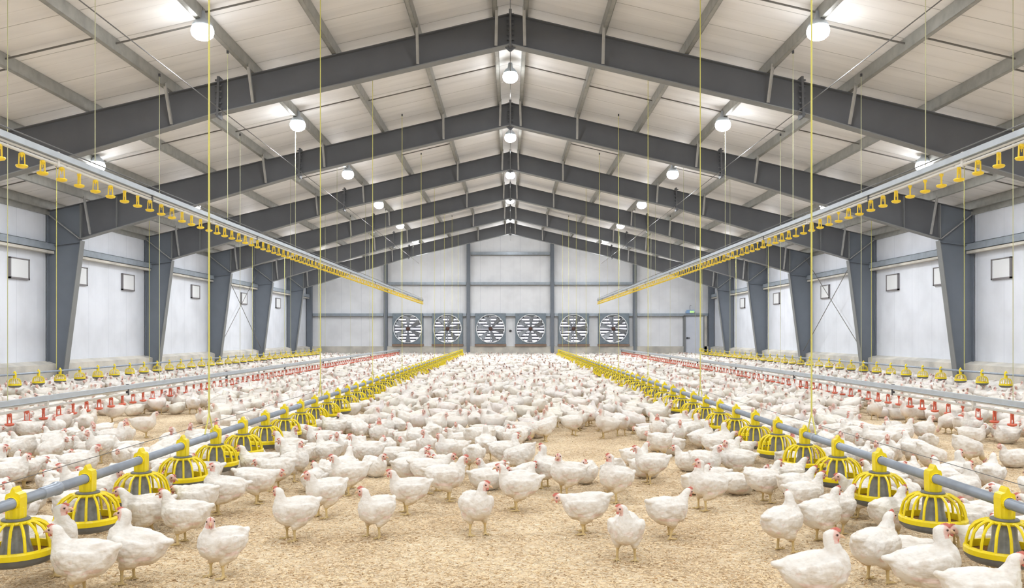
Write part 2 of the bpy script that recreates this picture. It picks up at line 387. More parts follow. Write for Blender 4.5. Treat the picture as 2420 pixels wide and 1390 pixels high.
# ------------------------------------------------------------------ building dimensions (metres, camera at 0,0)
W = 11.6; RIDGE = 7.15; SL = .234; Y0 = -5.0; YE = 48.53; BAY = 5.70
FR = [15.38, 21.28, 26.98, 32.68, 38.38, 44.10]
def top(x): return RIDGE - SL*abs(x)
PX = [.24, 1.65, 3.15, 4.63, 6.10, 7.60, 9.07, 10.50]
MIDS = [1.33, 7.03, 12.73, 18.43, 24.13, 29.83, 35.53, 41.24, 46.4]

# floor, roof, walls
mb = MB(); mb.quad((-W-.6, Y0, 0), (W+.6, Y0, 0), (W+.6, YE+.3, 0), (-W-.6, YE+.3, 0)); mb.box(-W-.6, W+.6, Y0, YE+.3, -.25, -.01); struct(mb.obj('floor', M['litter']))
mb = MB()
for s in (-1, 1):
    x1 = s*(W+.5)
    mb.prism([(0, top(0)+.21), (x1, top(x1)+.21), (x1, top(x1)+.33), (0, top(0)+.33)], 'y', Y0, YE+.3)
struct(mb.obj('ceiling', M['roofm']))
for s in (-1, 1):
    mb = MB(); mb.box(s*(W+.04), s*(W+.16), Y0, YE+.1, .62, 4.64); struct(mb.obj('wall_'+SIDE[s], M['wallm']))
    mb = MB(); mb.box(s*(W-.20), s*(W+.30), Y0, YE, 0, .60); mb.prism([(s*(W-.20), .60), (s*(W+.04), .60), (s*(W+.04), .68)], 'y', Y0, YE)
    struct(mb.obj('baseboard_'+SIDE[s], M['conc']))
mb = MB(); mb.prism([(-W-.16, .6), (-W-.16, 4.6), (0, RIDGE+.25), (W+.16, 4.6), (W+.16, .6)], 'y', YE+.06, YE+.2)
struct(mb.obj('wall_back', M['wallx']))
mb = MB(); mb.box(-W, 10.0, YE-.16, YE+.2, 0, .66); mb.box(11.1, W, YE-.16, YE+.2, 0, .66); struct(mb.obj('baseboard_back', M['conc']))

# ------------------------------------------------------------------ portal frames
NUM = {0: 'nearest to the viewer', 1: 'second from the viewer', 2: 'third from the viewer', 3: 'fourth from the viewer', 4: 'fifth from the viewer', 5: 'farthest, close to the end wall'}
def rafter_bot(x):
    x = abs(x)
    if x <= 5.27: return top(x) - .55
    t = (x-5.27)/(10.77-5.27); return (top(5.27)-.55)*(1-t) + 3.75*t
frame_parts = []
def make_frame():
    L = []
    for s in (-1, 1):
        # tapered column: web, outer flange, inner flange, stiffeners
        c = MB(); bx, tx = W-.36, W-.83
        c.prism([(s*W, 0), (s*W, 4.44), (s*tx, top(tx)-.02), (s*tx, 3.66), (s*bx, 0)], 'y', -.008, .008)
        c.box(s*(W-.016), s*W, -.11, .11, 0, 4.42)
        c.mi = 1
        c.prism([(s*bx, 0), (s*(bx-.02), 0), (s*(tx-.02), 3.70), (s*tx, 3.64)], 'y', -.11, .11)
        c.mi = 0
        c.bar((s*(tx), -.05, 3.66), (s*(W-.02), -.05, 3.56), .08, .016, (0, 0, 1))
        c.mi = 2
        c.bar((s*(tx+.02), -.05, 3.74), (s*(W-.04), -.05, 4.34), .08, .022, (0, 0, 1))
        c.mi = 0
        c.box(s*(bx-.06), s*(W+.02), -.16, .16, 0, .02)
        L.append(('column', c, [M['col'], M['flange'], M['brace']]))
        r = MB()
        xs = [0, 5.27, 10.77]
        r.prism([(0, top(0)), (s*W*.999, top(W)), (s*10.77, 3.72), (s*5.27, rafter_bot(5.27)), (0, rafter_bot(0))][0:1] + [(s*10.77, top(10.77)), (s*10.77, 3.75), (s*5.27, rafter_bot(5.27)), (0, rafter_bot(0))], 'y', -.008, .008)
        r.prism([(0, top(0)), (s*(W+.02), top(W+.02)), (s*(W+.02), top(W)-.018), (0, top(0)-.016)], 'y', -.11, .11)
        r.mi = 1
        for a, b in ((0, 5.27), (5.27, 10.79)):
            r.prism([(s*a, rafter_bot(a)), (s*b, rafter_bot(b)), (s*b, rafter_bot(b)-.018), (s*a, rafter_bot(a)-.018)], 'y', -.11, .11)
        r.box(s*10.755, s*10.785, -.09, -.01, 3.75, top(10.77)-.02)
        r.box(s*9.86, s*9.875, -.09, -.01, rafter_bot(9.87), top(9.87)-.02)
        L.append(('rafter', r, [M['steel'], M['flange']]))
        p = MB(); x = 5.27; dz = .07
        for dy in (0,):
            p.prism([(s*(x-.02), top(x)+.09), (s*(x+.02), top(x)+.09), (s*(x+.04), rafter_bot(x)-.10), (s*(x-.0), rafter_bot(x)-.10)], 'y', -.12, .12)
        for k in range(7):
            z = top(x)+.03 - k*(.62/6); p.bar((s*(x-.05), -.07, z), (s*(x+.07), -.07, z), .028, .028)
        L.append(('splice_plate', p, [M['steel']]))
    p = MB(); p.box(-.025, .025, -.12, .12, rafter_bot(0)-.06, top(0)+.07)
    for k in range(7):
        z = top(0) - .01 - k*.09; p.bar((-.065, -.07, z), (.065, -.07, z), .028, .028)
    p.prism([(-.10, rafter_bot(0)-.04), (.10, rafter_bot(0)-.04), (.015, rafter_bot(0)-.11), (-.015, rafter_bot(0)-.11)], 'y', -.02, .02)
    L.append(('apex_plate', p, [M['steel']]))
    for s in (-1, 1):
        for x in (.24, 1.65, 4.63, 6.10, 10.50):
            f = MB(); zt = top(x)+.06; zb = rafter_bot(x)+.02
            f.bar((s*x, -.46 if x > 1 else -.40, zt), (s*(x+.02), -.10, zb), .05, .012, (0, -1, 0)); f.bar((s*x+.022, -.46 if x > 1 else -.40, zt), (s*(x+.02)+.022, -.10, zb), .008, .05, (0, -1, 0))
            L.append(('flange_brace', f, [M['brace']]))
    return [(n, m.mesh(n, mt)) for n, m, mt in L]
FP = make_frame()
for i, y in enumerate(FR):
    e = empty('portal_frame', (0, y, 0))
    tag(e, 'dark grey steel portal frame with tapered columns, ' + NUM[i], 'steel frame', 'steel portal frames across the barn')
    for n, me in FP: inst(n, me, e)

# purlins with sag rods
for s in (-1, 1):
    for i, x in enumerate(PX):
        m = MB(); z1 = top(x)+.205; z0 = top(x)+.005; t = .008
        m.box(s*x-t/2, s*x+t/2, Y0+.1, YE, z0, z1)
        m.box(min(s*x, s*x+s*.075), max(s*x, s*x+s*.075), Y0+.1, YE, z0, z0+t)
        m.box(min(s*x, s*x+s*.075), max(s*x, s*x+s*.075), Y0+.1, YE, z1-t, z1)
        m.box(s*(x+.075)-.004, s*(x+.075)+.004, Y0+.1, YE, z0, z0+.025)
        e = m.obj('roof_purlin', M['galv'])
        tag(e, 'galvanised steel roof purlin, %s from the ridge on the %s slope' % (ORD[i+1], SIDE[s]), 'purlin', 'roof purlins')
        nx = PX[i+1] if i < len(PX)-1 else W-.15
        for k, y in enumerate(MIDS):
            yy = y + (.35 if i % 2 else 0)
            q = MB(); q.bar((s*x, yy, top(x)+.12), (s*nx, yy, top(nx)+.12), .022, .022); q.obj('sag_rod', M['rod'], e)
    m = MB(); m.box(s*(W-.12), s*(W+.02), Y0+.1, YE, 4.46, 4.66); m.box(s*(W-.02), s*(W+.04), Y0+.1, YE, 4.34, 4.60)
    tag(m.obj('eave_beam', M['galv']), 'long galvanised eave beam along the top of the %s wall' % SIDE[s], 'beam', 'eave beams')

# girts on the side walls, one per bay
EDGE = [9.88] + FR + [YE]
for s in (-1, 1):
    for i in range(len(EDGE)-1):
        a, b = EDGE[i]+.012, EDGE[i+1]-.012
        m = MB(); m.box(s*(W-.17), s*(W-.162), a, b, 3.44, 3.62); m.box(s*(W-.17), s*(W+.02), a, b, 3.61, 3.62); m.box(s*(W-.17), s*(W+.02), a, b, 3.44, 3.45)
        m.mi = 1; m.box(s*(W-.150), s*(W+.03), a+.02, b-.02, 3.37, 3.435)
        o = m.obj('wall_girt', [M['galvb'], M['conc']])
        tag(o, 'galvanised horizontal wall rail on the %s wall, %s bay from the viewer' % (SIDE[s], ORD[i+1]), 'wall rail', 'side wall rails')

# square wall inlets
vm = MB(); vf = MB()
for s in (-1, 1):
    for i, (y, z) in enumerate([(20.0, 2.90), (22.8, 2.92), (25.7, 2.92), (31.2, 2.91), (36.9, 2.90), (42.3, 2.90)]):
        e = empty('air_inlet', (s*(W+.04), y, z))
        tag(e, 'square white air inlet with grey frame on the %s wall, %s one from the viewer' % (SIDE[s], ORD[i+1]), 'air inlet', 'air inlets along the side walls')
        f = MB(); w2, h2 = .40, .25
        for (a, b, c, d) in ((-w2, w2, h2-.025, h2), (-w2, w2, -h2, -h2+.04), (-w2, -w2+.04, -h2, h2), (w2-.05, w2, -h2, h2)):
            f.box(-.06 if s > 0 else 0, 0 if s > 0 else .06, a, b, c, d)
        f.obj('frame', M['ventf'], e)
        p = MB(); p.box(-.05 if s > 0 else 0, 0 if s > 0 else .05, -w2+.05, w2-.05, -h2+.04, h2-.03); p.obj('flap', M['vent'], e)

# rod bracing between columns
def rod(s, y0, y1):
    for (a, b, nm) in ((0.70, 4.30, 'rising away from the viewer'), (4.30, .70, 'falling away from the viewer')):
        m = MB(); off = .26 if a < b else .32
        m.tube([(s*(W-off), y0+.1, a), (s*(W-off), y1-.1, b)], .013, 6)
        tag(m.obj('bracing_rod', M['rod']), 'thin steel bracing rod on the %s wall, %s' % (SIDE[s], nm), 'bracing rod', 'crossed bracing rods')
rod(-1, FR[3], FR[4]); rod(1, FR[2], FR[3])

# end wall posts, rails, corner columns
for x, nm in ((-7.13, 'outer left'), (-2.40, 'inner left'), (2.40, 'inner right'), (7.13, 'outer right')):
    m = MB(); m.box(x-.10, x+.10, YE-.20, YE-.185, 0, top(x)-.05); m.box(x-.008, x+.008, YE-.19, YE+.05, 0, top(x)-.05); m.box(x-.10, x+.10, YE+.03, YE+.045, 0, top(x)-.05)
    tag(m.obj('end_wall_post', M['col']), 'dark grey upright steel post on the far wall, %s of four' % nm, 'post', 'end wall posts')
for s in (-1, 1):
    m = MB(); m.box(s*W-.14*(s > 0)*2, s*W+.14*(s < 0)*2, YE-.34, YE-.05, 0, 4.35)
    tag(m.obj('corner_column', M['col']), 'blue grey steel corner column where far wall meets the %s wall' % SIDE[s], 'column', 'corner columns')
def hrail(x0, x1, z, lab):
    m = MB(); m.box(x0, x1, YE-.14, YE+.05, z-.09, z+.06); m.mi = 1; m.box(x0+.03, x1-.03, YE-.15, YE+.0, z-.125, z-.092)
    tag(m.obj('end_wall_rail', [M['galvb'], M['rod']]), lab, 'wall rail', 'end wall rails')
for a, b, z, lab in ((-11.3, -7.25, 2.48, 'lower grey rail on far wall left of the outer left post'), (-7.01, -2.52, 2.48, 'lower grey rail on far wall above the two left fans'),
                     (-2.28, 2.28, 2.48, 'lower grey rail on far wall above the two middle fans'), (2.52, 7.01, 2.48, 'lower grey rail on far wall above the two right fans'),
                     (7.25, 11.3, 2.48, 'lower grey rail on far wall above the grey door'), (-7.01, -2.52, 4.27, 'middle height grey rail on far wall left of centre'),
                     (-2.28, 2.28, 4.27, 'middle height grey rail on far wall between inner posts'), (2.52, 7.01, 4.27, 'middle height grey rail on far wall right of centre'),
                     (-2.28, 2.28, 5.98, 'highest grey rail on far wall below the ridge')):
    hrail(a, b, z, lab)

# exhaust fans
def fan_meshes():
    H = .875; Rr = .80; h = MB(); k = 48
    n = []
    for j in range(k):
        t0, t1 = 2*PI*j/k, 2*PI*(j+1)/k
        def sq(t):
            c, s_ = math.cos(t), math.sin(t); q = H/max(abs(c), abs(s_)); return (c*q, s_*q)
        a, b = (Rr*math.cos(t0), Rr*math.sin(t0)), (Rr*math.cos(t1), Rr*math.sin(t1)); c, d = sq(t1), sq(t0)
        h.quad((a[0], -.28, a[1]), (b[0], -.28, b[1]), (c[0], -.28, c[1]), (d[0], -.28, d[1]))
        h.quad((a[0], -.28, a[1]), (b[0], -.28, b[1]), (b[0], .02, b[1]), (a[0], .02, a[1]))
    for (x0, x1, z0, z1) in ((-H, H, H-.01, H), (-H, H, -H, -H+.01), (-H, -H+.01, -H, H), (H-.01, H, -H, H)): h.box(x0, x1, -.28, .05, z0, z1)
    r = MB(); kk = 48
    prof = [(.785, -.30), (.815, -.32), (.825, -.31), (.80, -.27), (.785, -.30)]
    r.lathe(prof, kk, axis='y')
    sh = MB()
    for i in range(9):
        z = -.70 + i*.175; w = math.sqrt(max(0, .80**2 - z*z)) - .02
        sh.prism([(-.03, z-.045), (.01, z+.045), (.018, z+.042), (-.022, z-.048)], 'x', -w, w)
    sb = MB(); sb.box(-.84, .84, .025, .035, -.84, .84)  # dark sheet standing in for shade in the gaps between slats
    bl = MB(); N = 7
    for i in range(N+1):
        t = i/N; rr = .10 + .65*t; w = .06 + .11*t; tw = .85 - .45*t
        bl.v += [(-w*math.cos(tw), -w*math.sin(tw)-.15, rr), (w*math.cos(tw), w*math.sin(tw)-.15, rr)]
    for i in range(N): q = 2*i; bl.f.append((q, q+1, q+3, q+2)); bl.m.append(0)
    hb = MB(); hb.lathe([(0, -.24), (.09, -.24), (.115, -.20), (.115, -.08), (0, -.08)], 18, axis='y')
    br = MB()
    br.bar((0, -.06, -.80), (0, -.06, .80), .05, .03); br.bar((-.80, -.05, .0), (.80, -.05, .0), .02, .02)
    br.tube([(-.55, -.25, .56), (-.2, -.22, .2)], .012, 6); br.tube([(.55, -.25, .56), (.2, -.22, .2)], .012, 6); br.tube([(-.4, -.25, -.68), (-.1, -.22, -.1)], .012, 6)
    return dict(housing=h.mesh('housing', M['fanbox']), ring=r.mesh('ring', M['fanwhite'], True), louvre=sh.mesh('louvre', M['slat']), shade_sheet=sb.mesh('shade_sheet', M['gap_shade']),
                blade=bl.mesh('blade', M['blade']), hub=hb.mesh('hub', M['hub'], True), brace=br.mesh('brace', M['blade']))
FM = fan_meshes()
FN = ['leftmost of the six, beside the outer left post', 'second of the six from the left', 'third of six, just right of the inner left post', 'fourth of six, just left of the inner right post',
      'fifth of the six from the left', 'rightmost of the six, beside the outer right post']
for i, x in enumerate((-5.85, -3.59, -1.13, 1.16, 3.62, 5.90)):
    e = empty('exhaust_fan', (x, YE+.03, 1.665)); tag(e, 'round exhaust fan, ' + FN[i], 'fan', 'exhaust fans in the far wall')
    for n in ('housing', 'ring', 'louvre', 'shade_sheet', 'hub', 'brace'): inst(n, FM[n], e)
    for k in range(6):
        b = inst('blade', FM['blade'], e); b.rotation_euler = (0, k*PI/3 + i*.37, 0)
    m = MB(); m.box(x-.9, x+.9, YE-.28, YE+.0, .665, .785)
    tag(m.obj('timber_sill', M['brown']), 'brown sill board under the fan that is ' + FN[i].split(',')[0].replace('of the six', '').replace('of six','').replace('from the left','').strip(), 'sill', 'sills under the fans')
m = MB(); m.lathe([(0, -.05), (.05, -.05), (.07, -.02), (.07, .03)], 16, (0, YE+.04, 1.53), 'y'); m.bar((0, YE-.02, 1.53), (.09, YE-.02, 1.56), .03, .03)
tag(m.obj('wall_sensor', M['dark']), 'small round grey sensor on white panel between the two middle fans', 'sensor')

# door and alarm unit on the far right
e = struct(empty('door_1', (10.52, YE, 0)))
m = MB(); m.box(-.50, .52, -.12, .02, 0, 2.36); m.obj('door_panel', M['doorm'], e)
m = MB(); m.box(-.62, -.50, -.18, .06, 0, 2.40); m.box(.52, .62, -.14, .06, 0, 2.40); m.box(-.62, .62, -.18, .06, 2.36, 2.44); m.obj('door_frame', M['flange'], e)
m = MB(); m.bar((-.44, -.20, 1.15), (-.26, -.20, 1.13), .04, .05); m.box(-.45, -.38, -.20, -.12, 1.09, 1.18); m.obj('door_handle', M['dark'], e)
e = empty('alarm_light', (10.32, YE-.16, 2.545)); tag(e, 'small blue and green alarm light unit standing above the grey door', 'alarm light')
m = MB(); m.box(-.30, .16, -.05, .05, .0, .10); m.box(-.24, .2, -.05, .05, .10, .19); m.obj('housing', M['blue'], e)
for x, nm in ((-.0, 'lens'), (.12, 'lens')):
    m = MB(); m.lathe([(0, -.07), (.06, -.06), (.075, -.045)], 14, (x, 0, .08), 'y'); m.obj(nm, M['green'], e, True)
m = MB(); m.tube([(-.05, 0, .19), (-.06, 0, .40), (-.02, 0, .46), (.03, 0, .44)], .012, 6); m.obj('cable', M['dark'], e)
m = MB(); m.box(11.10, 11.24, YE-.16, YE+.03, 0, 2.40); tag(m.obj('drain_pipe', M['conc']), 'beige boxed pipe right of the grey door on the far wall', 'pipe')

# ------------------------------------------------------------------ lamps
lh = MB(); lh.lathe([(0, .20), (.035, .19), (.05, .10), (.09, .07), (.125, .02), (.125, .0), (.11, .0)], 24)
ll = MB(); ll.lathe([(.115, .01), (.135, -.03), (.14, -.07), (.125, -.12), (.085, -.155), (.04, -.17), (.0, -.173)], 24)
LH = lh.mesh('lamp_housing', M['rail'], True); LL = ll.mesh('diffuser', M['lamp'], True)
def lamp(x, y, z, label, power=None, visible=True):
    e = empty('ceiling_lamp', (x, y, z)); tag(e, label, 'lamp', 'round ceiling lamps')
    inst('housing', LH, e, (0, 0, .05), sc=1.2); inst('diffuser', LL, e, (0, 0, .05), sc=1.2)
    m = MB(); zt = top(x)+.2 - z; m.tube([(0, 0, .25), (0, 0, zt)], .008, 6); m.obj('hanger', M['wire'], e)
    for kind, pw, dz in (('AREA', power, -.20), ('POINT', power*.10, -.50)):  # the POINT is an added fill for a halo on the ceiling
        l = bpy.data.lights.new('lamp_light', kind); l.energy = pw; l.color = (.95, .975, 1)
        if kind == 'AREA': l.shape = 'DISK'; l.size = .45
        else: l.shadow_soft_size = .12
        lo = bpy.data.objects.new('lamp_light', l); COL.objects.link(lo); lo.parent = e; lo.location = (0, 0, dz)
PW = 90
LORD = {18.43: 'first', 24.13: 'second', 29.83: 'third', 35.53: 'fourth', 41.24: 'fifth'}
for y, w in LORD.items():
    lamp(0, y, 6.98, 'round glowing ceiling lamp at the ridge, %s from the viewer' % w, PW*(1.5 if y > 34 else 1))
for s in (-1, 1):
    for i, y in enumerate(MIDS[2:8]):
        lamp(s*4.63, y, 5.93, 'round glowing lamp halfway up the %s roof slope, %s from the viewer' % (SIDE[s], ORD[i+1]), PW*(1.5 if y > 34 else 1))
    for i, y in enumerate(MIDS[3:8]):
        lamp(s*9.0, y, 5.04, 'round glowing lamp low on the %s roof slope near the wall, %s from viewer' % (SIDE[s], ORD[i+1]), PW*(1.0 if y > 34 else .75))
for x, y in ((0, 7.03), (0, 12.73), (0, 1.33), (-4.63, 7.03), (4.63, 7.03), (-9.07, 12.73), (9.07, 12.73), (-4.63, 1.33), (4.63, 1.33), (-9.07, 7.03), (9.07, 7.03), (0, -3), (-5, -3), (5, -3)):
    l = bpy.data.lights.new('rear_lamp_light', 'AREA'); l.energy = PW*1.0; l.shape = 'DISK'; l.size = .8; l.color = (.95, .975, 1)
    lo = bpy.data.objects.new('rear_lamp_light', l); COL.objects.link(lo); lo.location = (x, y, top(x)-.35)

for x in (-9.07, -4.63, 0, 4.63, 9.07):  # added fill points that brighten the end wall, no fixtures here
    l = bpy.data.lights.new('end_wall_fill', 'POINT'); l.energy = 48; l.shadow_soft_size = .35; l.color = (.95, .975, 1)
    lo = bpy.data.objects.new('end_wall_fill', l); COL.objects.link(lo); lo.location = (x, 45.6, top(x)-.8)

# ------------------------------------------------------------------ feeder lines
FX = 2.57; PZ = .476
def pan_meshes(k_rib=16):
    g = MB(); g.mi = 0
    for j in range(k_rib):
        a = 2*PI*j/k_rib; c, s_ = math.cos(a), math.sin(a)
        path = [(.072, -.098), (.105, -.102), (.138, -.122), (.163, -.155), (.176, -.200), (.182, -.240)]
        g.tube([(r0*c, r0*s_, z0) for r0, z0 in path], .0076, 6)
    g.lathe([(.055, -.092), (.082, -.092), (.088, -.100), (.082, -.108), (.055, -.108)], 24)
    g.lathe([(.172, -.230), (.186, -.230), (.193, -.240), (.192, -.266), (.172, -.268), (.172, -.230)], 32)
    d = MB(); d.lathe([(.188, -.258), (.186, -.285), (.165, -.305), (.12, -.318), (0, -.320)], 32); d.mi = 1
    d.lathe([(.186, -.262), (.15, -.290), (.08, -.285), (.0, -.262)], 32)
    c = MB(); c.lathe([(.050, -.100), (.058, -.130), (.062, -.190), (.082, -.262), (.088, -.275)], 24)
    t = MB()
    pent = [(-.043, -.082), (.043, -.082), (.046, .030), (.040, .052), (.016, .062), (.009, .080), (0, .094), (-.009, .080), (-.016, .062), (-.040, .052), (-.046, .030)]
    t.prism([(x*.88, z*(.88 if z > 0 else 1)) for x, z in pent], 'y', -.030, .030)
    t.lathe([(.041, -.084), (.041, -.03), (.034, .0)], 18)
    t.lathe([(.032, -.044), (.035, -.040), (.035, .040), (.032, .044)], 18, (0, 0, 0), 'y')
    r = MB(); r.lathe([(.045, -.080), (.066, -.082), (.070, -.088), (.066, -.094), (.045, -.094)], 24)
    return dict(dish=d.mesh('feeder_pan', [M['dish'], M['feed']], True), grill=g.mesh('grill', M['yellow']), feed_cone=c.mesh('feed_cone', M['cone'], True),
                pipe_clamp=t.mesh('pipe_clamp', M['yellow']), collar=r.mesh('collar', M['dish'], True))
PM = pan_meshes()
def simple_pan(): return None
def feed_line(s, X, z, y0, y1, first, step, label, near):
    e = empty('feeder_line', (s*X, y0, 0)); tag(e, label, 'feeder line', 'yellow pan feeder lines')
    m = MB(); m.tube([(0, 0, z), (0, y1-y0, z)], .0285 if near else .021, 16); m.obj('feed_pipe', M['pipe'], e, True)
    k = 0; y = first
    while y < y1 - .1:
        p = inst('feeder_pan', PM['dish'], e, (0, y-y0, z), rz=random.uniform(-.05, .05), sc=1 if near else (.62, .62, .80))
        for n in ('grill', 'pipe_clamp') + (('feed_cone', 'collar') if near else ()):
            c = inst(n, PM[n], p); 
        y += step; k += 1
    for yy in ((4.72 if s < 0 else 99), 7.15, 10.2, 13.2, 16.3, 19.3, 22.4):
        if near and yy < y1:
            m = MB(); m.lathe([(.030, -.085), (.034, -.08), (.034, .055), (.040, .06), (.040, .085), (.030, .087)] if yy < 5 else [(.030, -.03), (.034, -.028), (.034, .028), (.030, .03)], 16, (0, yy-y0, z), 'y'); m.obj('coupling', M['pipe'], e, True)
    if near:
        m = MB(); m.tube([(0, 0, z+.115), (0, y1-y0, z+.115)], .0022, 5); m.obj('guard_wire', M['wire'], e)
    m = MB(); m.box(-.07, .07, y1-y0-.1, y1-y0+.12, z-.09, z+.07); m.obj('end_box', M['yellow'], e)
    return k
for s in (-1, 1):
    feed_line(s, FX, PZ, 2.2, 44.6, 4.40-.747*1, .747, 'grey feed pipe with large yellow pans running just %s of the centre aisle' % SIDE[s], True)
    feed_line(s, 9.60, .57, 8.8, 42.6, 8.96, .826, 'feed pipe with small looking yellow pans beside the %s wall' % SIDE[s], False)

# ------------------------------------------------------------------ drinker lines
def cup_mesh(name, mt):
    m = MB()
    m.lathe([(0, .0), (.020, .0), (.022, -.02), (.014, -.03), (.010, -.045), (0, -.045)], 10)
    m.bar((-.022, 0, -.012), (-.026, 0, -.125), .011, .013, (0, 1, 0)); m.bar((.022, 0, -.012), (.026, 0, -.125), .011, .013, (0, 1, 0)); m.bar((-.028, 0, -.016), (.028, 0, -.016), .014, .014)
    m.lathe([(.024, -.118), (.050, -.120), (.056, -.130), (.046, -.146), (.020, -.154), (0, -.154)], 14); m.lathe([(.052, -.124), (.0, -.140)], 14)
    m.bar((0, 0, -.04), (0, 0, -.075), .006, .006, (0, 1, 0))
    return m.mesh(name, mt)
CR = cup_mesh('drinker_cup', M['red']); CY = cup_mesh('drinker_cup', M['oyellow'])
def drink_line(s, X, ztop, y0, y1, step, first, cup, label, dz, gp=.060):
    """aluminium rail over a white pipe with cups; dz = rail height"""
    e = empty('drinker_line', (s*X, y0, 0)); tag(e, label, 'drinker line', 'nipple drinker lines'); L = y1-y0
    m = MB(); m.box(-.03, .03, 0, L, ztop-dz, ztop); m.box(-.045, .045, 0, L, ztop-dz-.006, ztop-dz); m.obj('support_rail', M['rail'], e)
    m = MB(); m.tube([(0, 0, ztop-dz-.022), (0, L, ztop-dz-.022)], .014, 10); m.obj('support_tube', M['white_pipe'], e, True)
    zp = ztop-dz-gp
    m = MB(); m.box(-.011, .011, 0, L, zp-.012, zp+.012); m.tube([(0, 0, zp), (0, L, zp)], .0155, 10); m.obj('water_pipe', M['white_pipe'], e, True)
    k = 0; y = first
    while y < y1-.05 and k < 100:
        inst('drinker_cup', cup, e, (0, y-y0, zp-.012), rz=random.choice((0, .5, 1.2, -.7))); y += step; k += 1
    if y < y1-.05:                                            # the farthest few, past the first hundred
        v = []; f = []; q = 0
        while y < y1-.05:
            v += [(c.co.x, c.co.y+y-y0, c.co.z+zp-.012) for c in cup.vertices]; f += [tuple(q+i for i in g.vertices) for g in cup.polygons]; q = len(v); y += step
        me = bpy.data.meshes.new('far_drinker_cups'); me.from_pydata(v, [], f); me.materials.append(cup.materials[0]); o = inst('far_drinker_cups', me, e); o['kind'] = 'stuff'
    n = 0; y = y0+1.6
    while y < y1 and n < 16:
        m = MB(); m.box(-.018, .018, -.02, .02, zp-.02, ztop+.01); m.obj('hanger_clip', M['dark'] if n % 2 else M['white_pipe'], e, loc=(0, y-y0, 0)); y += 2.3; n += 1
for s in (-1, 1):
    drink_line(s, 5.97, .560, 9.3, 45.7, .367, 9.72 if s < 0 else 9.70, CR, 'low drinker line with orange red cups on the %s side of the barn floor' % SIDE[s], .058, .085)
    drink_line(s, 4.71, 3.235, 7.2, 45.7, .362, 7.436, CY, 'raised drinker line with golden yellow cups hanging on the %s side' % SIDE[s], .060)
    m = MB(); m.tube([(s*4.70, 6.8, 3.28), (s*4.70, 45.6, 3.275)], .007, 6)
    tag(m.obj('guard_cable', M['wire']), 'thin grey cable just above the raised %s drinker line' % SIDE[s], 'cable', 'cables over the raised drinkers')
    m = MB(); m.tube([(s*5.12, 3.0, 5.32), (s*5.12, 47.5, 5.32)], .008, 6)
    tag(m.obj('winch_cable', M['wire']), 'long thin steel winch cable running under the %s rafters' % SIDE[s], 'cable', 'winch cables under the rafters')
m = MB(); m.tube([(0, 9, 6.55), (0, 47, 6.55)], .006, 6)
tag(m.obj('ridge_cable', M['wire']), 'thin power cable running lengthwise under the ridge', 'cable')

# ropes
def rope(x, y, z0, r, label, bridle=False, hook=True):
    e = empty('suspension_cord', (x, y, z0)); tag(e, label, 'cord', 'hanging suspension cords')
    zt = top(x)+.03
    m = MB(); m.tube([(0, 0, .16 if bridle else .01), (0, 0, zt-z0)], r, 6); m.obj('cord', M['rope'] if r > .005 else M['cord'], e)
    if bridle:
        b = MB(); b.tube([(-.0, -.10, .0), (0, 0, .17), (0, .10, .0)], r*.9, 6); b.tube([(-.03, 0, .03), (0, 0, .17), (.03, 0, .03)], r*.7, 6); b.obj('bridle', M['rope'], e)
    k = MB(); k.bar((0, 0, zt-z0-.05), (0, 0, zt-z0+.0), .03, .03, (0, 1, 0)); k.obj('pulley', M['dark'], e)
for s in (-1, 1):
    for i, y in enumerate((7.22, 11.45, 15.8, 20.1, 24.4, 28.7, 33, 37.3, 41.6)):
        rope(s*FX, y, PZ+.03, (.0075, .0065, .0055, .0055)[min(i, 3)], 'yellow cord holding up the %s inner feed pipe, %s from the viewer' % (SIDE[s], ORD[i+1]), True)
    for i, y in enumerate((10.05, 14.4, 18.7, 23.0, 27.3, 31.6, 35.9, 40.2)):
        rope(s*5.97, y, .55, .0045, 'thin cord holding up the %s red cup drinker line, %s from the viewer' % (SIDE[s], ORD[i+1]))
    for i, y in enumerate((9.6, 14.1, 18.55, 23, 27.5, 32, 36.5, 41)):
        rope(s*4.71, y, 3.24, .0045, 'thin cord holding up the %s raised drinker line, %s from the viewer' % (SIDE[s], ORD[i+1]))
    for i, y in enumerate((17.9, 22.5, 27, 31.5, 36, 42.4)):
        rope(s*9.6, y, .61, .006, 'cord holding up the %s wall side feed pipe, %s from the viewer' % (SIDE[s], ORD[i+1]))

# ------------------------------------------------------------------ loose shavings near the viewer
def shavings(n, mt, name, label, seed, lo, hi):
    rg = np.random.default_rng(seed)
    y = 3.9 + (rg.random(n)**1.6)*8.0; x = (rg.random(n)*2-1)*(y*.64+.2)
    a = rg.random(n)*2*PI; l = rg.uniform(*lo, n); w = rg.uniform(*hi, n); z = rg.uniform(.003, .014, n); tl = rg.uniform(-.35, .35, n); tw = rg.uniform(-.8, .8, n)
    V = np.zeros((n, 4, 3)); cs, sn = np.cos(a), np.sin(a)
    for k, (u, v) in enumerate(((-1, -1), (1, -1), (1, 1), (-1, 1))):
        V[:, k, 0] = x + u*l*cs - v*w*sn; V[:, k, 1] = y + u*l*sn + v*w*cs; V[:, k, 2] = z + u*l*np.sin(tl) + v*w*np.sin(tw)
    V[:, :, 2] = np.maximum(V[:, :, 2], .001)
    me = mesh_np(name, V.reshape(-1, 3), np.arange(n*4).reshape(-1, 4)); me.materials.append(mt)
    o = bpy.data.objects.new(name, me); COL.objects.link(o); tag(o, label, 'litter', kind='stuff')
shavings(110000, M['chip'], 'wood_shavings', 'pale wood shavings scattered loosely over the barn floor', 3, (.004, .011), (.0012, .0028))
shavings(12000, M['chip2'], 'dark_shavings', 'darker brown wood shavings scattered among the pale ones', 4, (.003, .008), (.001, .0026))
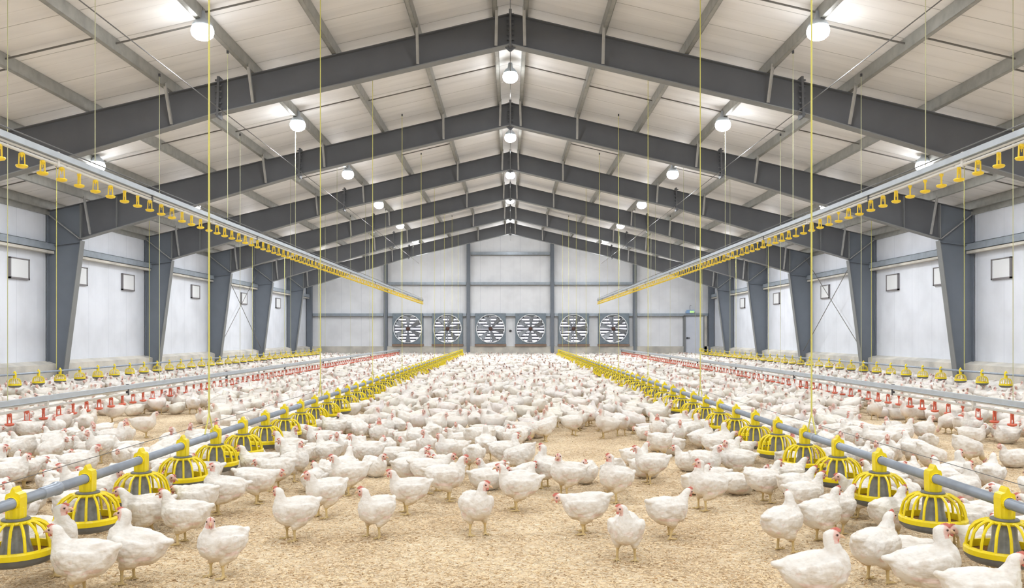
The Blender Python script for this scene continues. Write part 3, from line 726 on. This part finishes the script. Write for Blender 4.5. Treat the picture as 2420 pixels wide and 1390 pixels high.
# ------------------------------------------------------------------ the flock
F = 2000.0; CH = 1.35
def ground(px, py):
    y = F*CH/(py-790.0); return (px-1206.0)*y/F, y
# (photo column, photo row of the feet, heading in degrees: 0 = right, 90 = away, 180 = left, 270 = towards viewer, pose, label or None)
HAND = [
 (195, 1412, 176, 'stand', 'white chicken facing left at lower left, in front of the second nearest left feeder pan'),
 (322, 1378, 172, 'alert', 'large white chicken facing left with red face, right of the second left feeder pan'),
 (525, 1362, 236, 'look_left', 'white chicken standing with raised tail, facing the camera on the open litter at left'),
 (698, 1275, 222, 'look_right', 'white chicken facing left with red comb, alone left of centre on the open litter'),
 (770, 1222, 225, 'stand', 'white chicken just behind the red combed one left of centre, facing left'),
 (530, 1214, 205, 'alert', 'tall white chicken facing left beside the fourth left feeder pan'),
 (603, 1190, 12, 'hunch', None), (420, 1282, 175, 'stand', None), (352, 1262, 180, 'walk', None), (462, 1240, 160, 'hunch', None),
 (20, 1168, 20, 'stand', 'white chicken at the left edge beyond the feeder pipe, facing right'),
 (-20, 1420, 200, 'hunch', None), (655, 1160, 170, 'hunch', None), (560, 1150, 185, 'stand', None), (640, 1112, 150, 'sit', None), (700, 1120, 190, 'stand', None),
 (890, 1268, 235, 'look_right', 'white chicken facing left with pale red comb, on open litter left of centre front'),
 (968, 1214, 195, 'stand', 'white chicken facing left behind the one at left of centre front'),
 (1124, 1262, 292, 'look_left', 'tall white chicken facing the camera in the very centre front of the litter'),
 (1228, 1206, 184, 'stand', 'white chicken facing left just right and behind the central front one'),
 (1052, 1184, 12, 'stand', None), (1015, 1165, 8, 'walk', None), (1150, 1158, 25, 'sit', None),
 (1385, 1262, 172, 'hunch', 'white chicken bending its neck to the left, right of centre with pink underside'),
 (1480, 1322, 262, 'look_right', 'white chicken facing the camera in front, right of centre, nearest on the open litter'),
 (1342, 1172, 205, 'look_left', None), (1298, 1155, 150, 'alert', None),
 (1456, 1186, 215, 'alert', 'upright white chicken with red comb looking left, right of centre on the litter'),
 (1577, 1272, 28, 'walk', 'white chicken walking right with outstretched neck, right of the nearest open litter bird'),
 (1672, 1205, 195, 'alert', 'white chicken facing left with raised tail, right of the one with outstretched neck'),
 (1120, 1118, 80, 'hunch', None), (1214, 1074, 110, 'hunch', None), (1288, 1044, 190, 'peck', None), (1352, 1030, 20, 'stand', None), (1434, 1036, 180, 'alert', None),
 (1122, 1026, 100, 'look_left', None), (1165, 1018, 60, 'peck', None), (1088, 1060, 180, 'sit', None), (1042, 1048, 170, 'sit', None), (1075, 1082, 200, 'sit', None),
 (868, 1112, 190, 'stand', None), (815, 1156, 85, 'stand', None), (925, 1100, 175, 'sit', None), (975, 1112, 20, 'sit', None), (905, 1050, 170, 'sit', None), (960, 1055, 160, 'sit_low', None),
 (1185, 968, 200, 'stand', None), (1240, 1005, 20, 'hunch', None), (1480, 1000, 160, 'stand', None), (1500, 1100, 20, 'sit', None), (1560, 1085, 40, 'hunch', None), (1525, 1130, 10, 'sit_low', None),
 (1930, 1448, -6, 'alert', 'big white chicken at lower right in profile facing right with red wattle'),
 (2190, 1432, -4, 'alert', 'white chicken facing right at lower right, second from the right bottom corner'),
 (2320, 1500, -8, 'stand', 'white chicken at the bottom right corner with its head before the nearest right feeder pan'),
 (2150, 1345, 0, 'sit_low', None),
 (2068, 1378, 40, 'stand', 'white chicken standing on yellow legs behind the big lower right one, facing the feeder'),
 (1848, 1306, 38, 'look_left', 'rounded white chicken left of the right feeder cluster, facing away to the right'),
 (1952, 1278, 25, 'stand', None), (2000, 1262, 35, 'walk', None), (1900, 1225, 15, 'stand', None), (2075, 1260, 30, 'stand', None),
 (1805, 1188, 15, 'stand', None), (1862, 1175, 20, 'walk', None), (1932, 1200, 25, 'walk', None), (1700, 1118, 25, 'stand', None), (1650, 1115, 165, 'sit', None), (1745, 1105, 10, 'hunch', None),
 (2285, 1100, 5, 'peck', 'white chicken pecking on open litter beyond the right feeder pipe, near the right edge'),
 (2200, 1122, 15, 'peck', None), (2270, 1215, 12, 'alert', 'white chicken whose head rises just above the right feeder pipe near the right edge'),
 (2130, 1062, 20, 'stand', None), (2400, 1105, 180, 'sit', None), (2330, 1262, 170, 'sit', None), (2100, 1090, 0, 'sit', None), (2150, 1000, 190, 'stand', None),
 (120, 1060, 10, 'sit', None), (60, 1040, 90, 'stand', None), (340, 1035, 20, 'stand', None), (270, 1000, 200, 'stand', None), (230, 1060, 0, 'sit', None), (300, 1082, 180, 'sit', None),
 (130, 1120, 0, 'sit', None), (210, 1085, 175, 'sit', None), (60, 1215, 180, 'sit', None), (250, 1180, 185, 'sit_low', None), (150, 1185, 160, 'sit', None), (110, 1290, 0, 'sit', None),
]
rg = random.Random(11)
spots = []                                                    # x, y, heading, pose, label
grid = {}
def cell(x, y): return (int(math.floor(x/.5)), int(math.floor(y/.5)))
def ends(x, y, h, hl=.085):
    c, s_ = math.cos(R(h))*hl, math.sin(R(h))*hl
    return ((x-c, y-s_), (x, y), (x+c, y+s_))
def gap(A, B):
    return min(math.hypot(a[0]-b[0], a[1]-b[1]) for a in A for b in B)
def clash(x, y, h, d=.188):
    E = ends(x, y, h); cx, cy = cell(x, y)
    for i in (-1, 0, 1):
        for j in (-1, 0, 1):
            for B in grid.get((cx+i, cy+j), ()):
                if abs(B[1][0]-x) < .4 and abs(B[1][1]-y) < .4 and gap(E, B) < d: return True
    return False
def put(x, y, h, p, lab):
    spots.append([x, y, h, p, lab]); grid.setdefault(cell(x, y), []).append(ends(x, y, h))
HB = []
for (px, py, h, p, lab) in HAND:
    x, y = ground(px, py); HB.append([x, y, h + rg.uniform(-3, 3), p, lab])
PANS = [(s_*FX, 4.40 - .747 + .747*k) for s_ in (-1, 1) for k in range(60)]
for _ in range(30):                                           # ease apart the birds that would touch
    for i in range(len(HB)):
        for j in range(i):
            a, b = HB[i], HB[j]
            if abs(a[0]-b[0]) > .5 or abs(a[1]-b[1]) > .5: continue
            g = gap(ends(*a[:3]), ends(*b[:3]))
            if g < .204:
                d = Vector((a[0]-b[0], a[1]-b[1])); d = d.normalized() if d.length > .01 else Vector((1, 0)); q = (.206-g)*.5
                a[0] += d.x*q; a[1] += d.y*q; b[0] -= d.x*q; b[1] -= d.y*q
        a = HB[i]
        for (qx, qy) in PANS:
            if abs(qx-a[0]) > .5 or abs(qy-a[1]) > .5: continue
            e_ = min(ends(*a[:3]), key=lambda t: math.hypot(t[0]-qx, t[1]-qy)); g = math.hypot(e_[0]-qx, e_[1]-qy)
            if g < .30:
                d = Vector((a[0]-qx, a[1]-qy)).normalized()*(.302-g); a[0] += d.x; a[1] += d.y
for a in HB: put(*a)
CLEAR = [(-5.6, 13.2, 1.0), (-5.1, 12.0, .95), (-4.5, 10.8, .8), (-3.95, 9.8, .5), (-3.75, 8.2, .45), (5.7, 12.4, .9), (5.1, 11.1, .75), (5.0, 8.9, .9), (4.5, 7.8, .7), (5.6, 10.0, .6),
         (1.15, 8.6, .95), (.2, 9.7, .55), (.3, 8.5, .35), (.35, 13.0, .5), (-.9, 12.6, .6), (1.15, 10.2, .7), (.9, 11.2, .5), (-.3, 14.2, .4)]
def density(x, y):
    ax = abs(x)
    for (a, b, r) in CLEAR:
        if (x-a)**2 + (y-b)**2 < r*r: return 0
    if ax < 2.35:
        if y < 7.1: return 0
        if ax > 1.75 - .0*y: return 1 if y > 6.5 else .0
        if y < 8.6: return .12
        if y < 10.5: return .40 if ax > .9 else .18
        if y < 14: return .72
        return 1
    return 1
def fill(y0, y1, tries):
    for _ in range(tries):
        y = rg.uniform(y0, y1); lim = min(11.25, y*.63+.6)
        x = rg.uniform(-lim, lim)
        if rg.random() > density(x, y): continue
        near = min(abs(abs(x)-FX), abs(abs(x)-9.6))
        if near < .55 and rg.random() < .6:                   # heads toward the feeder
            t = FX if abs(abs(x)-FX) < 1 else 9.6
            to_right = (t*(1 if x > 0 else -1)) > x
            h = (0 if to_right else 180) + rg.uniform(-40, 40)
            p = rg.choice(['stand', 'walk', 'stand', 'hunch', 'alert', 'sit'])
        else:
            h = rg.uniform(0, 360); p = rg.choice(['sit', 'sit', 'sit_low', 'sit_left', 'sit', 'stand', 'hunch', 'look_left', 'look_right', 'stand', 'peck', 'sit_low', 'alert'] if y < 22 else ['sit', 'sit_low', 'sit_left', 'hunch', 'hunch', 'sit_low', 'stand'])
        if abs(abs(x)-FX) < .35:
            E = ends(x, y, h); k = round((y - 4.40)/.747); hit = False
            for kk in (k-1, k, k+1):
                q = (math.copysign(FX, x), 4.40+.747*kk)
                if any(math.hypot(e_[0]-q[0], e_[1]-q[1]) < .30 for e_ in E): hit = True
            if hit: continue
        if clash(x, y, h, .206 if y < 10.4 else .188): continue
        put(x, y, h, p, None)
fill(4.2, 10, 14000); fill(10, 18, 50000); fill(18, 48.1, 200000)

def seen(s):
    x, y = s[0], s[1]; return y > 3.3 and abs(x)*F/y < 1206 + .30*F/y
spots = [s for s in spots if seen(s)]
spots.sort(key=lambda s: s[1])
near = spots[:300]; far = spots[300:]
ADULT = {}
for nm, kw in POSES.items():
    ADULT[nm] = Bird(**kw).build('chicken_skin_'+nm, voxel=.0052, seed=len(nm))
MIDB = {nm: Bird(**kw, combs=True).build('chicken_mid_'+nm, voxel=.0068, seed=len(nm)) for nm, kw in POSES.items()}
# comb, beak and wattle as their own meshes in the head's frame
cb = bmesh.new()
for k in range(5):
    mt_ = Matrix.Translation((.034-.010*k, 0, .025+.004*math.sin(k*.9))) @ Matrix.Rotation(.2*k-.3, 4, 'Y') @ Matrix.Diagonal((.0065, .0032, .0105 - .001*abs(k-2), 1))
    bmesh.ops.create_icosphere(cb, subdivisions=2, radius=1, matrix=mt_)
bmesh.ops.create_icosphere(cb, subdivisions=2, radius=1, matrix=Matrix.Translation((.014, 0, .021)) @ Matrix.Diagonal((.024, .004, .006, 1)))
COMB = bpy.data.meshes.new('comb'); cb.to_mesh(COMB); cb.free(); COMB.materials.append(M['comb'])
wb = bmesh.new()
for s_ in (-1, 1): bmesh.ops.create_icosphere(wb, subdivisions=2, radius=1, matrix=Matrix.Translation((.028, s_*.006, -.023)) @ Matrix.Diagonal((.007, .0045, .012, 1)))
WAT = bpy.data.meshes.new('wattle'); wb.to_mesh(WAT); wb.free(); WAT.materials.append(M['comb'])
bb = MB(); bb.tube([(.036, 0, -.002), (.050, 0, -.003), (.060, 0, -.008), (.066, 0, -.014)], [.010, .0085, .005, .0015], 10); BEAK = bb.mesh('beak', M['beak'], True)
eb = bmesh.new()
for s_ in (-1, 1): bmesh.ops.create_icosphere(eb, subdivisions=2, radius=.0048, matrix=Matrix.Translation((.018, s_*.0232, .004)))
EYE = bpy.data.meshes.new('eyes'); eb.to_mesh(EYE); eb.free(); EYE.materials.append(M['eye'])
HEADS = {nm: (Bird(**kw).hc.copy(), Bird(**kw).H.copy()) for nm, kw in POSES.items()}

def face_word(h):
    h %= 360
    return 'facing right' if h < 35 or h > 325 else 'facing left' if 145 < h < 215 else 'seen from behind' if 35 <= h <= 145 else 'facing the camera'
panY = [4.40 - .747 + .747*k for k in range(60)]
buckets = {}
for s in near:
    x, y = s[0], s[1]; sd = -1 if x < 0 else 1
    k = min(range(60), key=lambda q: abs(panY[q]-y))
    side_in = abs(x) < FX
    buckets.setdefault((sd, max(k, 1), side_in), []).append(s)
for (sd, k, side_in), L in buckets.items():
    L.sort(key=lambda s: abs(abs(s[0])-FX))
    for r, s in enumerate(L):
        if s[4]: continue
        s[4] = "white chicken %s %s, %s from %s feeder's %s pan on %s side" % (LOOKS[s[3]].split(' with ')[0], face_word(s[2]), ORD[r+1], SIDE[sd], ORD[k], 'aisle' if side_in else 'outer')
for i, s in enumerate(near):
    x, y, h, p, lab = s
    sc = rg.uniform(.86, .93) if y > 4.7 else .95
    close = i < 150
    o = inst('chicken', (ADULT if close else MIDB)[p], None, (x, y, 0), R(h), sc)
    tag(o, lab, 'chicken', 'white broiler chickens on the litter')
    if close:
        hc, H = HEADS[p]; MX = Matrix.Translation(hc) @ H.to_4x4()
        for nm, me in (('comb', COMB), ('wattle', WAT), ('beak', BEAK), ('eyes', EYE)):
            c = inst(nm, me, o); c.matrix_local = MX
            if nm == 'comb': c.scale = (1, 1, rg.uniform(.8, 1.1))

# the rest of the flock, one mass
def lod(vox, tgt):
    out = []
    for nm, kw in POSES.items():
        bd = Bird(**kw, combs=True); bd.far = True
        me = bd.build('lod', voxel=vox, target=tgt, rough=vox < .01)
        bm = bmesh.new(); bm.from_mesh(me); bmesh.ops.triangulate(bm, faces=bm.faces); bm.to_mesh(me); bm.free()
        n = len(me.vertices); co = np.empty(n*3); me.vertices.foreach_get('co', co); nf = len(me.polygons); fi = np.empty(nf*3, dtype=np.int32); me.polygons.foreach_get('vertices', fi)
        cl = np.empty(n*4); me.color_attributes['Col'].data.foreach_get('color', cl)
        out.append((nm, co.reshape(-1, 3), fi.reshape(-1, 3), cl.reshape(-1, 4))); bpy.data.meshes.remove(me)
    return {o[0]: o[1:] for o in out}
LODS = [(12.5, lod(.0085, 1500)), (16, lod(.0095, 800)), (22, lod(.011, 420)), (99, lod(.014, 200))]
VV, FF, CC = [], [], []; base = 0
for (x, y, h, p, _) in far:
    L = next(l for d, l in LODS if y < d)
    co, fi, cl = L[p]; sc = rg.uniform(.84, .93); a = R(h); c, s_ = math.cos(a)*sc, math.sin(a)*sc
    V = np.empty_like(co); V[:, 0] = co[:, 0]*c - co[:, 1]*s_ + x; V[:, 1] = co[:, 0]*s_ + co[:, 1]*c + y; V[:, 2] = co[:, 2]*sc
    t = rg.uniform(.90, 1.0); cc = cl.copy(); cc[:, :3] *= np.array((t, t*rg.uniform(.97, 1), t*rg.uniform(.94, 1)))
    VV.append(V); FF.append(fi + base); CC.append(cc); base += len(co)
me = mesh_np('chicken_flock', np.concatenate(VV), np.concatenate(FF))
ca = me.color_attributes.new('Col', 'FLOAT_COLOR', 'POINT'); ca.data.foreach_set('color', np.concatenate(CC).ravel())
me.polygons.foreach_set('use_smooth', [True]*len(me.polygons)); me.materials.append(M['feather'])
o = bpy.data.objects.new('chicken_flock', me); COL.objects.link(o)
tag(o, 'dense mass of white chickens filling the far part of the barn floor', 'chickens', kind='stuff')


# ------------------------------------------------------------------ world, camera
w = bpy.data.worlds.new('world'); scene.world = w; w.use_nodes = True
bg = w.node_tree.nodes['Background']; bg.inputs[0].default_value = (.93, .96, 1, 1); bg.inputs[1].default_value = .8
cam = bpy.data.cameras.new('camera'); co_ = bpy.data.objects.new('camera', cam); COL.objects.link(co_)
co_.location = (0, 0, CH); co_.rotation_euler = (PI/2, 0, 0); cam.sensor_width = 36; cam.lens = 36*F/2420; cam.shift_x = 4/2420; cam.shift_y = 95/2420; cam.clip_end = 200; cam.clip_start = .05
scene.camera = co_
scene.view_settings.view_transform = 'Standard'; scene.view_settings.look = 'None'; scene.view_settings.exposure = 0.13
scene.cycles.max_bounces = 5; scene.cycles.diffuse_bounces = 3; scene.cycles.glossy_bounces = 2
scene.cycles.use_denoising = True
scene.cycles.use_adaptive_sampling = True; scene.cycles.adaptive_threshold = .15; scene.cycles.adaptive_min_samples = 16
